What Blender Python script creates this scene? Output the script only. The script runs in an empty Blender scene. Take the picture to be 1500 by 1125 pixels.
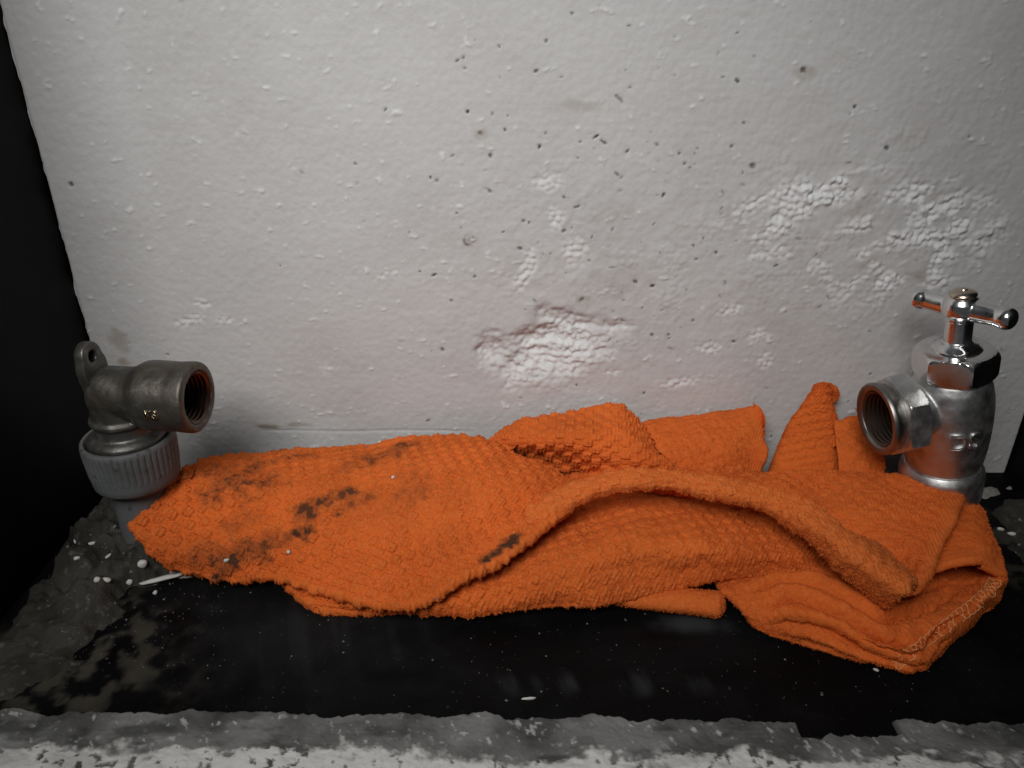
import bpy, bmesh, math, random
import numpy as np
from mathutils import Matrix, Vector

R = math.radians
random.seed(7)
rng = np.random.default_rng(11)
scn = bpy.context.scene
COL = scn.collection
U = 0.01                      # everything below is written in centimetres

# ------------------------------------------------------------------ camera
CAM_H, PITCH, FPX = 16.0, 26.5, 1126.0
cam = bpy.data.cameras.new('camera')
cam.sensor_width = 36.0
cam.lens = 36.0 * FPX / 1500.0
cam.clip_start, cam.clip_end = 0.005, 20
camo = bpy.data.objects.new('camera', cam)
camo.location = (0, 0, CAM_H * U)
camo.rotation_euler = (R(90 - PITCH), 0, 0)
COL.objects.link(camo)
scn.camera = camo

# ------------------------------------------------------------------ light
w = bpy.data.worlds.new('World'); scn.world = w; w.use_nodes = True
bg = w.node_tree.nodes['Background']
bg.inputs[0].default_value = (0.86, 0.93, 1.0, 1)
bg.inputs[1].default_value = 0.045
def area(name, loc, target, size, sizey, power, col):
    l = bpy.data.lights.new(name, 'AREA'); l.shape = 'RECTANGLE'
    l.size, l.size_y, l.energy, l.color = size * U, sizey * U, power, col
    o = bpy.data.objects.new(name, l); COL.objects.link(o)
    o.location = Vector(loc) * U
    o.rotation_euler = (Vector(target) - Vector(loc)).to_track_quat('-Z', 'Y').to_euler()
    return o
lamp = area('daylight_through_opening', (-9, -7, 38), (-1.2, 24, 9), 22, 20, 0.272, (1.0, 0.985, 0.965))
lamp.data.spread = R(66)
scn.view_settings.view_transform = 'Standard'
scn.view_settings.look = 'None'
scn.view_settings.gamma = 1.0
scn.view_settings.exposure = 0.0
scn.view_settings.use_curve_mapping = False

# ------------------------------------------------------------------ helpers
_c, _s = math.cos(R(PITCH)), math.sin(R(PITCH))
Y_BACK = 24.5                 # front face of the foam panel
def ray(px, py):
    a, b = (px - 750) / FPX, (py - 562.5) / FPX
    return np.array([a, _c - b * _s, -_s - b * _c])
def at_y(px, py, Y):
    d = ray(px, py); t = Y / d[1]
    return np.array([0, 0, CAM_H]) + t * d
def at(px, py, z=0.0, ymax=24.15):
    d = ray(px, py); t = (z - CAM_H) / d[2]
    p = np.array([0, 0, CAM_H]) + t * d
    if ymax and (p[1] > ymax or t < 0):
        p = at_y(px, py, ymax)
    return p

def _hash(ix, iy, iz, seed):
    n = (ix.astype(np.int64) * 374761393 + iy.astype(np.int64) * 668265263 + iz.astype(np.int64) * 2147483647 + seed * 974711) & 0xffffffff
    n = ((n ^ (n >> 13)) * 1274126177) & 0xffffffff
    n = ((n ^ (n >> 16)) * 2246822519) & 0xffffffff
    return ((n ^ (n >> 15)) & 0xffffff) / float(0xffffff)
def vnoise(x, y, z=None, seed=0):
    x = np.asarray(x, float); y = np.asarray(y, float)
    z = np.zeros_like(x) if z is None else np.asarray(z, float)
    ix, iy, iz = np.floor(x), np.floor(y), np.floor(z)
    fx, fy, fz = x - ix, y - iy, z - iz
    fx, fy, fz = [f * f * (3 - 2 * f) for f in (fx, fy, fz)]
    r = 0
    for dx in (0, 1):
        for dy in (0, 1):
            for dz in (0, 1):
                r = r + _hash(ix + dx, iy + dy, iz + dz, seed) * (fx if dx else 1 - fx) * (fy if dy else 1 - fy) * (fz if dz else 1 - fz)
    return r * 2 - 1
def fbm(x, y, z=None, seed=0, oct=4):
    r, a, f = 0, 1.0, 1.0
    for k in range(oct):
        r = r + a * vnoise(np.asarray(x) * f, np.asarray(y) * f, None if z is None else np.asarray(z) * f, seed + k)
        a *= .5; f *= 2.03
    return r
def worley(x, y, seed=0):
    """F1 distance in cell units"""
    ix, iy = np.floor(x), np.floor(y); best = np.full_like(x, 9.0)
    for dx in (-1, 0, 1):
        for dy in (-1, 0, 1):
            cx = ix + dx + .5 + .8 * (_hash(ix + dx, iy + dy, ix * 0, seed) - .5)
            cy = iy + dy + .5 + .8 * (_hash(ix + dx, iy + dy, ix * 0, seed + 5) - .5)
            best = np.minimum(best, np.hypot(x - cx, y - cy))
    return best
def sstep(a, b, x):
    t = np.clip((x - a) / (b - a), 0, 1); return t * t * (3 - 2 * t)

def mesh_np(name, verts, faces, attrs=None, smooth=True):
    """verts (n,3) in cm, faces (m,k) equal size"""
    me = bpy.data.meshes.new(name)
    v = np.ascontiguousarray(np.asarray(verts, np.float32) * U)
    f = np.ascontiguousarray(faces, dtype=np.int32); k = f.shape[1]
    me.vertices.add(len(v)); me.vertices.foreach_set('co', v.ravel())
    me.loops.add(f.size); me.loops.foreach_set('vertex_index', f.ravel())
    me.polygons.add(len(f))
    me.polygons.foreach_set('loop_start', np.arange(0, f.size, k, dtype=np.int32))
    me.polygons.foreach_set('use_smooth', np.full(len(f), smooth))
    me.update(calc_edges=True)
    for n, a in (attrs or {}).items():
        at_ = me.attributes.new(n, 'FLOAT', 'POINT'); at_.data.foreach_set('value', np.asarray(a, np.float32).ravel())
    me.validate()
    return me
def grid_faces(nv, nu, off=0, flip=False):
    i = np.arange(nv * nu).reshape(nv, nu)
    a, b, c, d = i[:-1, :-1], i[:-1, 1:], i[1:, 1:], i[1:, :-1]
    f = np.stack([a, d, c, b] if not flip else [a, b, c, d], -1).reshape(-1, 4)
    return f + off
def obj(name, me, m=None, parent=None, label=None, cat=None, group=None, kind=None):
    o = bpy.data.objects.new(name, me); COL.objects.link(o)
    if m is not None and me is not None:
        me.materials.clear(); me.materials.append(m)
    if parent is not None: o.parent = parent
    for k, v in (('label', label), ('category', cat), ('group', group), ('kind', kind)):
        if v: o[k] = v
    return o
def empty(name, loc, label, cat, group=None):
    o = obj(name, None, label=label, cat=cat, group=group)
    o.location = Vector(loc) * U; o.empty_display_size = .01
    return o

class MB:
    """collects shapes (cm) into one mesh"""
    def __init__(s): s.v, s.f = [], []
    def add(s, v, f, M=None):
        o = len(s.v)
        for p in v:
            p = Vector(p)
            if M is not None: p = M @ p
            s.v.append(tuple(p))
        s.f += [tuple(i + o for i in q) for q in f]
    def lathe(s, prof, n=64, M=None, rad=None, closed=False, cap=True):
        """prof [(r,z)], about z; rad(theta, z, r) may change the radius"""
        v, f = [], []
        for (r, z) in prof:
            for k in range(n):
                a = 2 * math.pi * k / n
                rr = rad(a, z, r) if rad else r
                v.append((rr * math.cos(a), rr * math.sin(a), z))
        m = len(prof)
        for i in range(m if closed else m - 1):
            for k in range(n):
                j = (i + 1) % m
                f.append((i * n + k, i * n + (k + 1) % n, j * n + (k + 1) % n, j * n + k))
        if cap and not closed:
            f.append(tuple(reversed(range(n)))); f.append(tuple((m - 1) * n + k for k in range(n)))
        s.add(v, f, M)
    def box(s, a, b, M=None):
        (x0, y0, z0), (x1, y1, z1) = a, b
        s.add([(x0, y0, z0), (x1, y0, z0), (x1, y1, z0), (x0, y1, z0), (x0, y0, z1), (x1, y0, z1), (x1, y1, z1), (x0, y1, z1)],
              [(0, 3, 2, 1), (4, 5, 6, 7), (0, 1, 5, 4), (1, 2, 6, 5), (2, 3, 7, 6), (3, 0, 4, 7)], M)
    def mesh(s, name, smooth=True, sharp=35):
        me = bpy.data.meshes.new(name)
        me.from_pydata([(x * U, y * U, z * U) for x, y, z in s.v], [], s.f); me.update()
        bm = bmesh.new(); bm.from_mesh(me)
        bmesh.ops.recalc_face_normals(bm, faces=bm.faces); bm.to_mesh(me); bm.free()
        if smooth:
            me.polygons.foreach_set('use_smooth', np.full(len(me.polygons), True))
            if sharp: me.set_sharp_from_angle(angle=R(sharp))
        return me
def evaluated(me, mods):
    o = bpy.data.objects.new('work', me); COL.objects.link(o)
    for t, kw in mods:
        md = o.modifiers.new(t, t)
        for k, v in kw.items(): setattr(md, k, v)
    dg = bpy.context.evaluated_depsgraph_get(); dg.update()
    out = bpy.data.meshes.new_from_object(o.evaluated_get(dg))
    bpy.data.objects.remove(o)
    out.polygons.foreach_set('use_smooth', np.full(len(out.polygons), True))
    return out
def text_mesh(body, size, depth):
    cu = bpy.data.curves.new('letters', 'FONT'); cu.body = body; cu.size = size; cu.extrude = depth
    cu.offset = 0.0; cu.bevel_depth = depth * .35; cu.bevel_resolution = 1; cu.align_x = 'CENTER'; cu.align_y = 'CENTER'
    o = bpy.data.objects.new('letters', cu); COL.objects.link(o)
    dg = bpy.context.evaluated_depsgraph_get(); dg.update()
    me = bpy.data.meshes.new_from_object(o.evaluated_get(dg))
    bpy.data.objects.remove(o)
    return me

# ------------------------------------------------------------------ materials
def mat(name, col, rough=.5, metal=0.0, noise=None, bump=None, spec=None, sheen=0, attr=None, coat=0):
    """noise: list of (scale, detail, lo, hi, colour2, strength); bump: list of (kind, scale, dist); attr: (name, colour)"""
    m = bpy.data.materials.new(name); m.use_nodes = True
    nt = m.node_tree; b = nt.nodes['Principled BSDF']
    b.inputs['Roughness'].default_value = rough; b.inputs['Metallic'].default_value = metal
    if spec is not None: b.inputs['Specular IOR Level'].default_value = spec
    if sheen: b.inputs['Sheen Weight'].default_value = sheen; b.inputs['Sheen Roughness'].default_value = .4
    if coat: b.inputs['Coat Weight'].default_value = coat
    tc = nt.nodes.new('ShaderNodeTexCoord')
    rgb = nt.nodes.new('ShaderNodeRGB'); rgb.outputs[0].default_value = (*col, 1)
    cur = rgb.outputs[0]
    for (sc, det, lo, hi, c2, st) in (noise or []):
        n = nt.nodes.new('ShaderNodeTexNoise'); n.inputs['Scale'].default_value = sc; n.inputs['Detail'].default_value = det
        nt.links.new(tc.outputs['Object'], n.inputs['Vector'])
        mr = nt.nodes.new('ShaderNodeMapRange'); mr.inputs['From Min'].default_value = lo; mr.inputs['From Max'].default_value = hi
        mr.inputs['To Max'].default_value = st
        nt.links.new(n.outputs['Fac'], mr.inputs['Value'])
        mx = nt.nodes.new('ShaderNodeMix'); mx.data_type = 'RGBA'
        mx.inputs[7].default_value = (*c2, 1)
        nt.links.new(mr.outputs[0], mx.inputs[0]); nt.links.new(cur, mx.inputs[6]); cur = mx.outputs[2]
    for (an, c2) in (attr or []):
        a = nt.nodes.new('ShaderNodeAttribute'); a.attribute_name = an
        mx = nt.nodes.new('ShaderNodeMix'); mx.data_type = 'RGBA'; mx.inputs[7].default_value = (*c2, 1)
        nt.links.new(a.outputs['Fac'], mx.inputs[0]); nt.links.new(cur, mx.inputs[6]); cur = mx.outputs[2]
    nt.links.new(cur, b.inputs['Base Color'])
    prev = None
    for (kind, sc, dist) in (bump or []):
        if kind == 'noise':
            n = nt.nodes.new('ShaderNodeTexNoise'); n.inputs['Detail'].default_value = 5; out = n.outputs['Fac']
        else:
            n = nt.nodes.new('ShaderNodeTexVoronoi'); out = n.outputs['Distance']
        n.inputs['Scale'].default_value = sc
        nt.links.new(tc.outputs['Object'], n.inputs['Vector'])
        bp = nt.nodes.new('ShaderNodeBump'); bp.inputs['Distance'].default_value = dist * U; bp.inputs['Strength'].default_value = 1
        nt.links.new(out, bp.inputs['Height'])
        if prev: nt.links.new(prev, bp.inputs['Normal'])
        prev = bp.outputs['Normal']
    if prev: nt.links.new(prev, b.inputs['Normal'])
    return m
def rough_noise(m, scale, lo, hi):
    nt = m.node_tree; b = nt.nodes['Principled BSDF']; tc = nt.nodes.new('ShaderNodeTexCoord')
    n = nt.nodes.new('ShaderNodeTexNoise'); n.inputs['Scale'].default_value = scale; n.inputs['Detail'].default_value = 6
    mr = nt.nodes.new('ShaderNodeMapRange'); mr.inputs['From Min'].default_value = .3; mr.inputs['From Max'].default_value = .7
    mr.inputs['To Min'].default_value = lo; mr.inputs['To Max'].default_value = hi
    nt.links.new(tc.outputs['Object'], n.inputs['Vector']); nt.links.new(n.outputs['Fac'], mr.inputs['Value'])
    nt.links.new(mr.outputs[0], b.inputs['Roughness'])
M_BLACK = mat('black_box_plastic', (.0065, .007, .008), .55, noise=[(60, 6, .5, .8, (.016, .017, .018), .5)], bump=[('noise', 900, .004)], spec=.08)
M_FLOOR = mat('black_floor', (.0028, .0028, .003), .5, noise=[(45, 8, .52, .75, (.009, .009, .0095), .5), (700, 3, .68, .74, (.10, .10, .10), .3)],
              bump=[('noise', 500, .012)], spec=.08, attr=[('dust', (.065, .068, .075)), ('earth', (.055, .05, .04))])
rough_noise(M_FLOOR, 120, .32, .7)
M_FOAM = mat('white_foam', (.59, .588, .583), .9, noise=[(25, 6, .45, .75, (.48, .47, .46), .5), (420, 3, .55, .72, (.63, .63, .625), .5)],
             bump=[('voronoi', 520, .007), ('noise', 1500, .007)], attr=[('dirt', (.035, .028, .022)), ('brown', (.30, .24, .18)), ('torn', (.75, .755, .755))], spec=.08)
M_ORANGE = mat('orange_terry', (.70, .145, .026), .92, noise=[(45, 5, .40, .68, (.50, .098, .018), .8), (900, 2, .45, .7, (.72, .19, .048), .5)],
               attr=[('fade', (.69, .215, .055)), ('stain', (.042, .027, .018))], spec=.1, bump=[('noise', 1800, .02)])
M_HEM_ = mat('orange_flat_weave', (.53, .13, .024), .9, noise=[(90, 4, .42, .7, (.44, .10, .016), .6)], spec=.1, bump=[('noise', 2200, .02)])
M_THREAD = mat('orange_thread', (.80, .36, .14), .8, spec=.2)
M_BRASS = mat('tarnished_brass', (.11, .106, .098), .45, .7, noise=[(90, 6, .45, .7, (.08, .073, .062), .8), (350, 4, .55, .75, (.26, .25, .23), .6), (40, 5, .5, .65, (.13, .105, .075), .6)], bump=[('noise', 500, .015), ('noise', 150, .02)])
rough_noise(M_BRASS, 200, .3, .6)
M_THREADMETAL = mat('worn_brass_thread', (.14, .09, .065), .4, 1.0, noise=[(200, 4, .45, .65, (.10, .06, .045), .8)])
M_BRIGHT = mat('glint_brass', (.85, .70, .48), .2, 1.0)
M_CHROME = mat('chrome', (.80, .80, .80), .09, 1.0, noise=[(160, 6, .55, .75, (.45, .45, .44), .7)])
rough_noise(M_CHROME, 220, .12, .28)
M_SATIN = mat('satin_cast_chrome', (.66, .66, .65), .3, 1.0, noise=[(120, 7, .5, .72, (.33, .33, .32), .8)], bump=[('noise', 420, .012)])
rough_noise(M_SATIN, 260, .36, .54)
M_PVC = mat('grey_pipe_plastic', (.115, .120, .122), .65, noise=[(90, 6, .48, .7, (.07, .07, .068), .7), (400, 4, .6, .7, (.05, .045, .04), .8)], bump=[('noise', 600, .01)])
M_MORTAR = mat('dirty_mortar', (.052, .048, .040), .9, noise=[(70, 8, .42, .62, (.022, .02, .017), .8), (420, 5, .58, .72, (.13, .125, .11), .6)], bump=[('noise', 400, .05), ('noise', 1400, .02)], spec=.2)
M_PATCH = mat('pale_cement', (.30, .29, .26), .9, noise=[(150, 6, .42, .65, (.16, .15, .13), .8)], bump=[('noise', 500, .03)], spec=.2)
M_SILL = mat('weathered_sill', (.20, .20, .195), .88, noise=[(60, 9, .40, .62, (.075, .075, .073), .95), (500, 5, .6, .7, (.32, .32, .31), .6)],
             bump=[('noise', 250, .02), ('noise', 1300, .02)], attr=[('paint', (.66, .66, .64)), ('grime_dark', (.02, .02, .02))], spec=.25)
M_CRUMB = mat('foam_crumb_white', (.60, .59, .56), .7, noise=[(500, 3, .45, .7, (.45, .43, .38), .6)])
M_DARK = mat('dark_dirt', (.03, .025, .02), .9)

# ------------------------------------------------------------------ the setting
XL, XR, YF = -14.75, 18.75, 13.42
def ramp_edge(x):            # the front edge of the black floor runs slightly askew
    return YF - .012 * x
# floor, with real unevenness and dust carried by attributes
nx, ny = 520, 190
gx, gy = np.meshgrid(np.linspace(XL - .3, XR + .3, nx), np.linspace(12.9, 27.5, ny))
gz = .012 * fbm(gx * .5, gy * .5, seed=3)
dust = sstep(.15, .9, fbm(gx * .35, gy * .9, seed=21) + .35) * .5
def blob(px, py, rx, ry, soft=.6):
    c = at(px, py); return 1 - sstep(soft, 1.25, np.hypot((gx - c[0]) / rx, (gy - c[1]) / ry) + .25 * fbm(gx * 1.6, gy * 1.6, seed=9))
streak = np.clip(fbm(gx * 3.2 + gy * 1.1, gy * .5, seed=31), 0, 1)
d2 = blob(430, 930, 4.2, 2.0, .2) * (.10 + .10 * streak)
d2 = np.maximum(d2, blob(1010, 915, 1.2, .5, .2) * .5)
d2 = np.maximum(d2, blob(860, 1000, 3.5, .5, .1) * .35 * streak)
earth = np.maximum(blob(110, 960, 3.2, 2.6, .3), blob(1480, 800, 1.6, 2.2, .3) * .8) * sstep(-.35, .5, fbm(gx * 2.3, gy * 2.3, seed=41))
dd = np.clip(.06 * dust + d2, 0, 1)
me = mesh_np('floor', np.stack([gx, gy, gz], -1).reshape(-1, 3), grid_faces(ny, nx, flip=True), {'dust': dd, 'earth': earth})
obj('floor', me, M_FLOOR, kind='structure')
def wall(name, x0, x1, y0, y1, z0, z1):
    b = MB(); b.box((x0, y0, z0), (x1, y1, z1))
    me = b.mesh(name, smooth=False)
    me = evaluated(me, [('BEVEL', dict(width=.0015, segments=3))])
    return obj(name, me, M_BLACK, kind='structure')
wall('wall_left', XL - .4, XL, 13.2, 27.3, -.6, 27)
wall('wall_right', XR, XR + .4, 3.0, 27.3, -.6, 27)  # front stretch, out of view, is added to shade the right side
wall('wall_back', XL - .4, XR + .4, 27.32, 27.7, -.6, 27)

# concrete sill in front of the box
nx, ny = 900, 110
sx = np.linspace(-17, 21, nx); sv = np.linspace(0, 1, ny)
gx, gv = np.meshgrid(sx, sv)
edge = ramp_edge(gx) + .11 * fbm(gx * 1.3, gx * 0 + 3, seed=5) + .03 * fbm(gx * 6, gx * 0, seed=6)
gy = edge - gv * 2.6
gz = .22 * sstep(0, .045, gv) + .04 * fbm(gx * 1.2, gy * 1.2, seed=12) + .025 * fbm(gx * 3, gy * 3, seed=13) + .010 * fbm(gx * 11, gy * 11, seed=15)
gz -= .75 * sstep(.6, 1.05, gv) + 6.0 * np.clip((gv - .93) / .07, 0, 1)
n0, n1 = at(1160, 1050)[0], at(1300, 1050)[0]
notch = sstep(n0 - .05, n0 + .04, gx) * (1 - sstep(n1 - .05, n1 + .1, gx)) * (1 - sstep(.20, .24, gv + .02 * fbm(gx * 3, gx * 0, seed=8)))
gz = gz * (1 - notch) - notch * .2
rag = fbm(gx * 1.1, gy * 2.2, seed=51, oct=6)
paint = sstep(-.03, .09, gv - .44 + .11 * rag + .03 * fbm(gx * 9, gy * 9, seed=53))
pchips = sstep(.62, .72, fbm(gx * 5.5 + gy * 2, gy * 4.2, seed=61, oct=5) * .68 + .12 * gv)
paint = np.clip(np.maximum(paint * sstep(-.75, -.45, fbm(gx * 5, gy * 5, seed=63)), .5 * pchips * sstep(.03, .1, gv)), 0, 1)
left_pale = sstep(-9, -14, gx) * sstep(-.2, .3, fbm(gx * 1.6, gy * 2.5, seed=71)) * sstep(.25, .45, gv)
paint = np.maximum(paint, .6 * left_pale)
gz += paint * .03
grime_dark = np.clip(notch + .8 * (1 - sstep(0, .06, gv)) + .55 * sstep(.1, .8, fbm(gx * .9, gy * 2.4, seed=91, oct=5)) * (1 - .6 * paint), 0, 1)  # random dirt patches; notch and back edge are coloured darker too
me = mesh_np('sill', np.stack([gx, gy, gz], -1).reshape(-1, 3), grid_faces(ny, nx), {'paint': paint, 'grime_dark': grime_dark})
obj('sill', me, M_SILL, kind='structure')

# ------------------------------------------------------------------ foam panel
FX0, FX1, FZ0, FZ1 = XL + .06, XR - .06, .02, 21.0
nx, nz = 700, 440
gx, gz = np.meshgrid(np.linspace(FX0, FX1, nx), np.linspace(FZ0, FZ1, nz))
def foam_xy(px, py):
    p = at_y(px, py, Y_BACK); return p[0], p[2]
def ell(px, py, rx, ry, rot=0):
    cx, cz = foam_xy(px, py); a = R(rot)
    dx, dz = gx - cx, gz - cz
    u, v = dx * math.cos(a) + dz * math.sin(a), -dx * math.sin(a) + dz * math.cos(a)
    return np.hypot(u / rx, v / ry)
h = .013 * fbm(gx * .8, gz * .8, seed=101, oct=3) + .003 * vnoise(gx * 7, gz * 4, seed=103)
F1 = worley(gx / .30, gz / .30, 7); bead = np.clip(1 - (F1 / .62) ** 2, 0, 1)
F1b = worley(gx / .2, gz / .2, 17); bead2 = np.clip(1 - (F1b / .62) ** 2, 0, 1)
h += .006 * bead + .004 * bead2
rough_zone = np.clip(1 - ell(900, 420, 7.5, 6.5), 0, 1) + np.clip(1 - ell(1280, 330, 7, 5), 0, 1) * 1.2
h += rough_zone * (.02 * bead2 * sstep(.1, .6, fbm(gx * 1.3, gz * 1.3, seed=105)) + .015 * fbm(gx * 3, gz * 3, seed=107))
# the deep torn hollow above the towel
e1 = ell(812, 513, 2.55, 1.8, 8) + .22 * fbm(gx * 1.0, gz * 1.0, seed=111)
m1 = 1 - sstep(.42, 1.02, e1)
cx, cz = foam_xy(812, 513)
depth = .42 - .10 * (gx - cx) + .22 * (gz - cz)
terr = .16 * (.5 + .6 * fbm(gx * .9 + gz * .8, gz * 1.8, seed=113))
h += m1 * (-np.clip(depth * .7, .04, .5) + terr * .8 + .06 * bead + .06 * bead2 + .03 * fbm(gx * 3, gz * 4, seed=127) + .022 * vnoise(gx * 11, gz * 11, seed=129))
# the wide picked-at patch above the valve
e2 = np.minimum.reduce([ell(1180, 290, 2.4, .62, 16), ell(1120, 320, .9, .8), ell(1290, 370, 2.0, 1.5, 25), ell(1380, 345, 1.9, 1.3, 20), ell(1340, 300, 1.6, .8, 15), ell(1330, 410, 1.5, .5, 5)])
n2 = fbm(gx * 1.5 - gz * .5, gz * 2.1, seed=121, oct=4)
m2 = (1 - sstep(.55, 1.45, e2)) * sstep(-.35, .5, n2)
h += m2 * (-.04 + .07 * bead * sstep(-.2, .5, fbm(gx * 1.9, gz * 1.9, seed=123)) + .07 * bead2 + .04 * fbm(gx * 3.3, gz * 4, seed=125) + .02 * vnoise(gx * 11, gz * 11, seed=131))
# smaller nicks
torn = np.clip(m1 * (.55 + .45 * bead) + m2 * .9, 0, 1)
for (px, py, rx, ry, rot) in [(275, 470, .55, .16, 15), (300, 445, .35, .25, -40), (330, 470, .3, .13, 0), (1110, 490, .5, .3, 0), (1120, 530, .35, .4, 0),
                              (770, 395, .7, .3, 70), (840, 370, .45, .5, 0), (800, 265, .5, .35, 0), (815, 325, .35, .45, 0), (1000, 560, .9, .2, 10), (1045, 510, .5, .25, 0), (560, 405, .3, .1, 30),
                              (900, 545, .4, .12, 0), (1070, 455, .6, .2, 10), (480, 540, .3, .15, 0), (580, 400, .22, .12, 0), (1440, 300, .5, .3, 0), (1130, 370, .7, .3, 10), (1200, 390, .5, .3, 0)]:
    m = 1 - sstep(.5, 1.2, ell(px, py, rx, ry, rot) + .35 * fbm(gx * 2.5, gz * 2.5, seed=int(px)))
    h += m * (-.035 + .055 * bead2); torn = np.maximum(torn, .55 * m)
fl = worley(gx / .55, gz / .42, 33); rnd = _hash(np.floor(gx / .55), np.floor(gz / .42), gx * 0, 77)
flake = sstep(.95, 1.25, fbm(gx * 3.1 + gz, gz * 5.2 - gx * .8, seed=79, oct=5))
h += flake * .03; torn = np.maximum(torn, .7 * flake)
# scored line low on the panel
ln = .5 * np.exp(-((gz - (foam_xy(520, 631)[1] + .015 * np.sin(gx * 1.3))) / .035) ** 2) * (1 - sstep(-2.5, -1.0, gx)) * sstep(-9.5, -8.5, gx)
h -= ln * .06
# pits and specks of dirt, brown stains, painted shade at the hollow's rim
dirt = np.zeros_like(gx); brown = np.zeros_like(gx)
specks = [(704, 196, 6, 5), (721, 167, 4, 4), (718, 228, 5, 6), (850, 208, 4, 4), (919, 222, 3, 7), (908, 146, 16, 3), (685, 164, 4, 4), (716, 279, 9, 3), (636, 403, 9, 2.5), (615, 398, 4, 3),
          (853, 439, 9, 4), (648, 512, 4, 6), (962, 212, 6, 2.5), (972, 285, 3, 7), (884, 208, 9, 3), (845, 303, 9, 2.5), (767, 324, 5, 4), (826, 289, 5, 3), (826, 338, 6, 4), (762, 364, 8, 3), (863, 382, 4, 3),
          (979, 490, 4, 4), (931, 413, 8, 4), (956, 419, 6, 4), (1072, 215, 4, 4), (1103, 243, 6, 9), (1049, 370, 4, 4), (1299, 217, 6, 6), (1177, 103, 8, 6), (731, 68, 3, 6), (679, 85, 4, 4), (785, 104, 6, 4),
          (104, 270, 6, 5), (873, 200, 9, 2.5), (1252, 157, 4, 6), (1080, 118, 7, 3), (1020, 380, 5, 3), (1030, 349, 3, 4), (1003, 240, 3, 4), (995, 225, 4, 3), (681, 100, 4, 3), (740, 190, 4, 3), (744, 170, 3, 3),
          (790, 215, 3, 6), (800, 195, 3, 3), (737, 340, 3, 3), (695, 405, 3, 3), (661, 440, 5, 3), (955, 490, 4, 3), (1015, 470, 4, 4), (912, 470, 7, 3), (825, 510, 14, 3), (784, 553, 20, 2.5), (845, 565, 5, 2), (1006, 425, 3, 3),
          (1275, 548, 4, 3), (1075, 500, 6, 3), (640, 265, 4, 3), (631, 260, 3, 3), (565, 160, 5, 3), (520, 240, 3, 3), (1130, 640, 4, 3), (1090, 180, 4, 3), (1420, 200, 4, 3), (245, 520, 4, 3), (800, 60, 3, 4), (410, 390, 3, 3)]
for (px, py, a, b) in specks:
    s = 29 / FPX * .55
    e = ell(px, py, max(a, 3.2) * s, max(b, 2.6) * s, random.uniform(-50, 50)) + .3 * vnoise(gx * 14, gz * 14, seed=int(px * 3))
    m = 1 - sstep(.55, 1.15, e); dirt = np.maximum(dirt, m * random.uniform(.6, 1)); h -= m * .05
for k in range(150):
    px, py = random.gauss(960, 190), random.gauss(330, 160); s = random.uniform(.018, .045)
    m = 1 - sstep(.6, 1.1, ell(px, py, s * random.uniform(1, 3), s, random.uniform(-70, 70)))
    dirt = np.maximum(dirt, m * random.uniform(.25, .8)); h -= m * .02
for (px, py, rx, ry, st) in [(687, 351, .3, .25, .5), (705, 197, .3, .2, .35), (388, 625, .5, .12, .9), (440, 622, .5, .10, .5), (850, 440, .3, .2, .4), (1275, 390, .6, .4, .4), (735, 520, .7, .5, .2),
                         (850, 155, .8, .2, .3), (1180, 108, .4, .2, .35), (175, 500, .35, .5, .5), (180, 530, .25, .2, .7), (140, 560, .5, .6, .5), (790, 455, .6, .25, .12), (1350, 405, .5, .2, .5)]:  # brown stains; the two on the hollow's upper-left rim paint its shade
    m = (1 - sstep(.3, 1.2, ell(px, py, rx, ry) + .35 * fbm(gx * 3, gz * 3, seed=int(py)))) * st; brown = np.maximum(brown, m)
e = ell(687, 352, .2, .2); ring = np.exp(-((e - .8) / .22) ** 2) * sstep(-.4, .2, fbm(gx * 4, gz * 4, seed=201)); dirt = np.maximum(dirt, ring * .7); h += .03 * (e < .7)
brown = np.clip(np.maximum(brown, .22 * sstep(.0, 1.2, fbm(gx * .9, gz * .9, seed=205)) * rough_zone), 0, 1)
dirt *= (1 - .5 * torn)
V = np.stack([gx, Y_BACK - h, gz], -1)
# edges wear round, then a back sheet closes the slab
edge = np.minimum.reduce([gx - FX0, FX1 - gx, FZ1 - gz]); V[..., 1] += .12 * (1 - sstep(0, .14, edge)) ** 2
V[:, 0, 0] += .05 * fbm(gz[:, 0] * 1.5, gz[:, 0] * 0, seed=211)
fr = grid_faces(nz, nx)
bk = V.copy()[[0, -1]][:, [0, -1]].reshape(-1, 3); bk[:, 1] = 27.2
V2 = np.concatenate([V.reshape(-1, 3), bk]); nb = nx * nz
bm_f = [(nb, nb + 1, nb + 3, nb + 2)]
me = mesh_np('foam_board', V2, fr, {k: np.concatenate([a.ravel(), np.zeros(4)]) for k, a in (('dirt', dirt), ('brown', brown), ('torn', torn))})
bm = bmesh.new(); bm.from_mesh(me); bm.verts.ensure_lookup_table()
idx = np.arange(nb).reshape(nz, nx)
for strip, c0, c1 in ((idx[0], nb, nb + 1), (idx[-1], nb + 2, nb + 3), (idx[:, 0], nb, nb + 2), (idx[:, -1], nb + 1, nb + 3)):
    bm.faces.new([bm.verts[i] for i in list(strip)] + [bm.verts[c1], bm.verts[c0]])
bm.faces.new([bm.verts[i] for i in (nb, nb + 1, nb + 3, nb + 2)])
bm.to_mesh(me); bm.free()
obj('foam_board', me, M_FOAM, label='white foam insulation board with torn hollows standing upright behind the orange towel', cat='foam panel')

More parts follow.
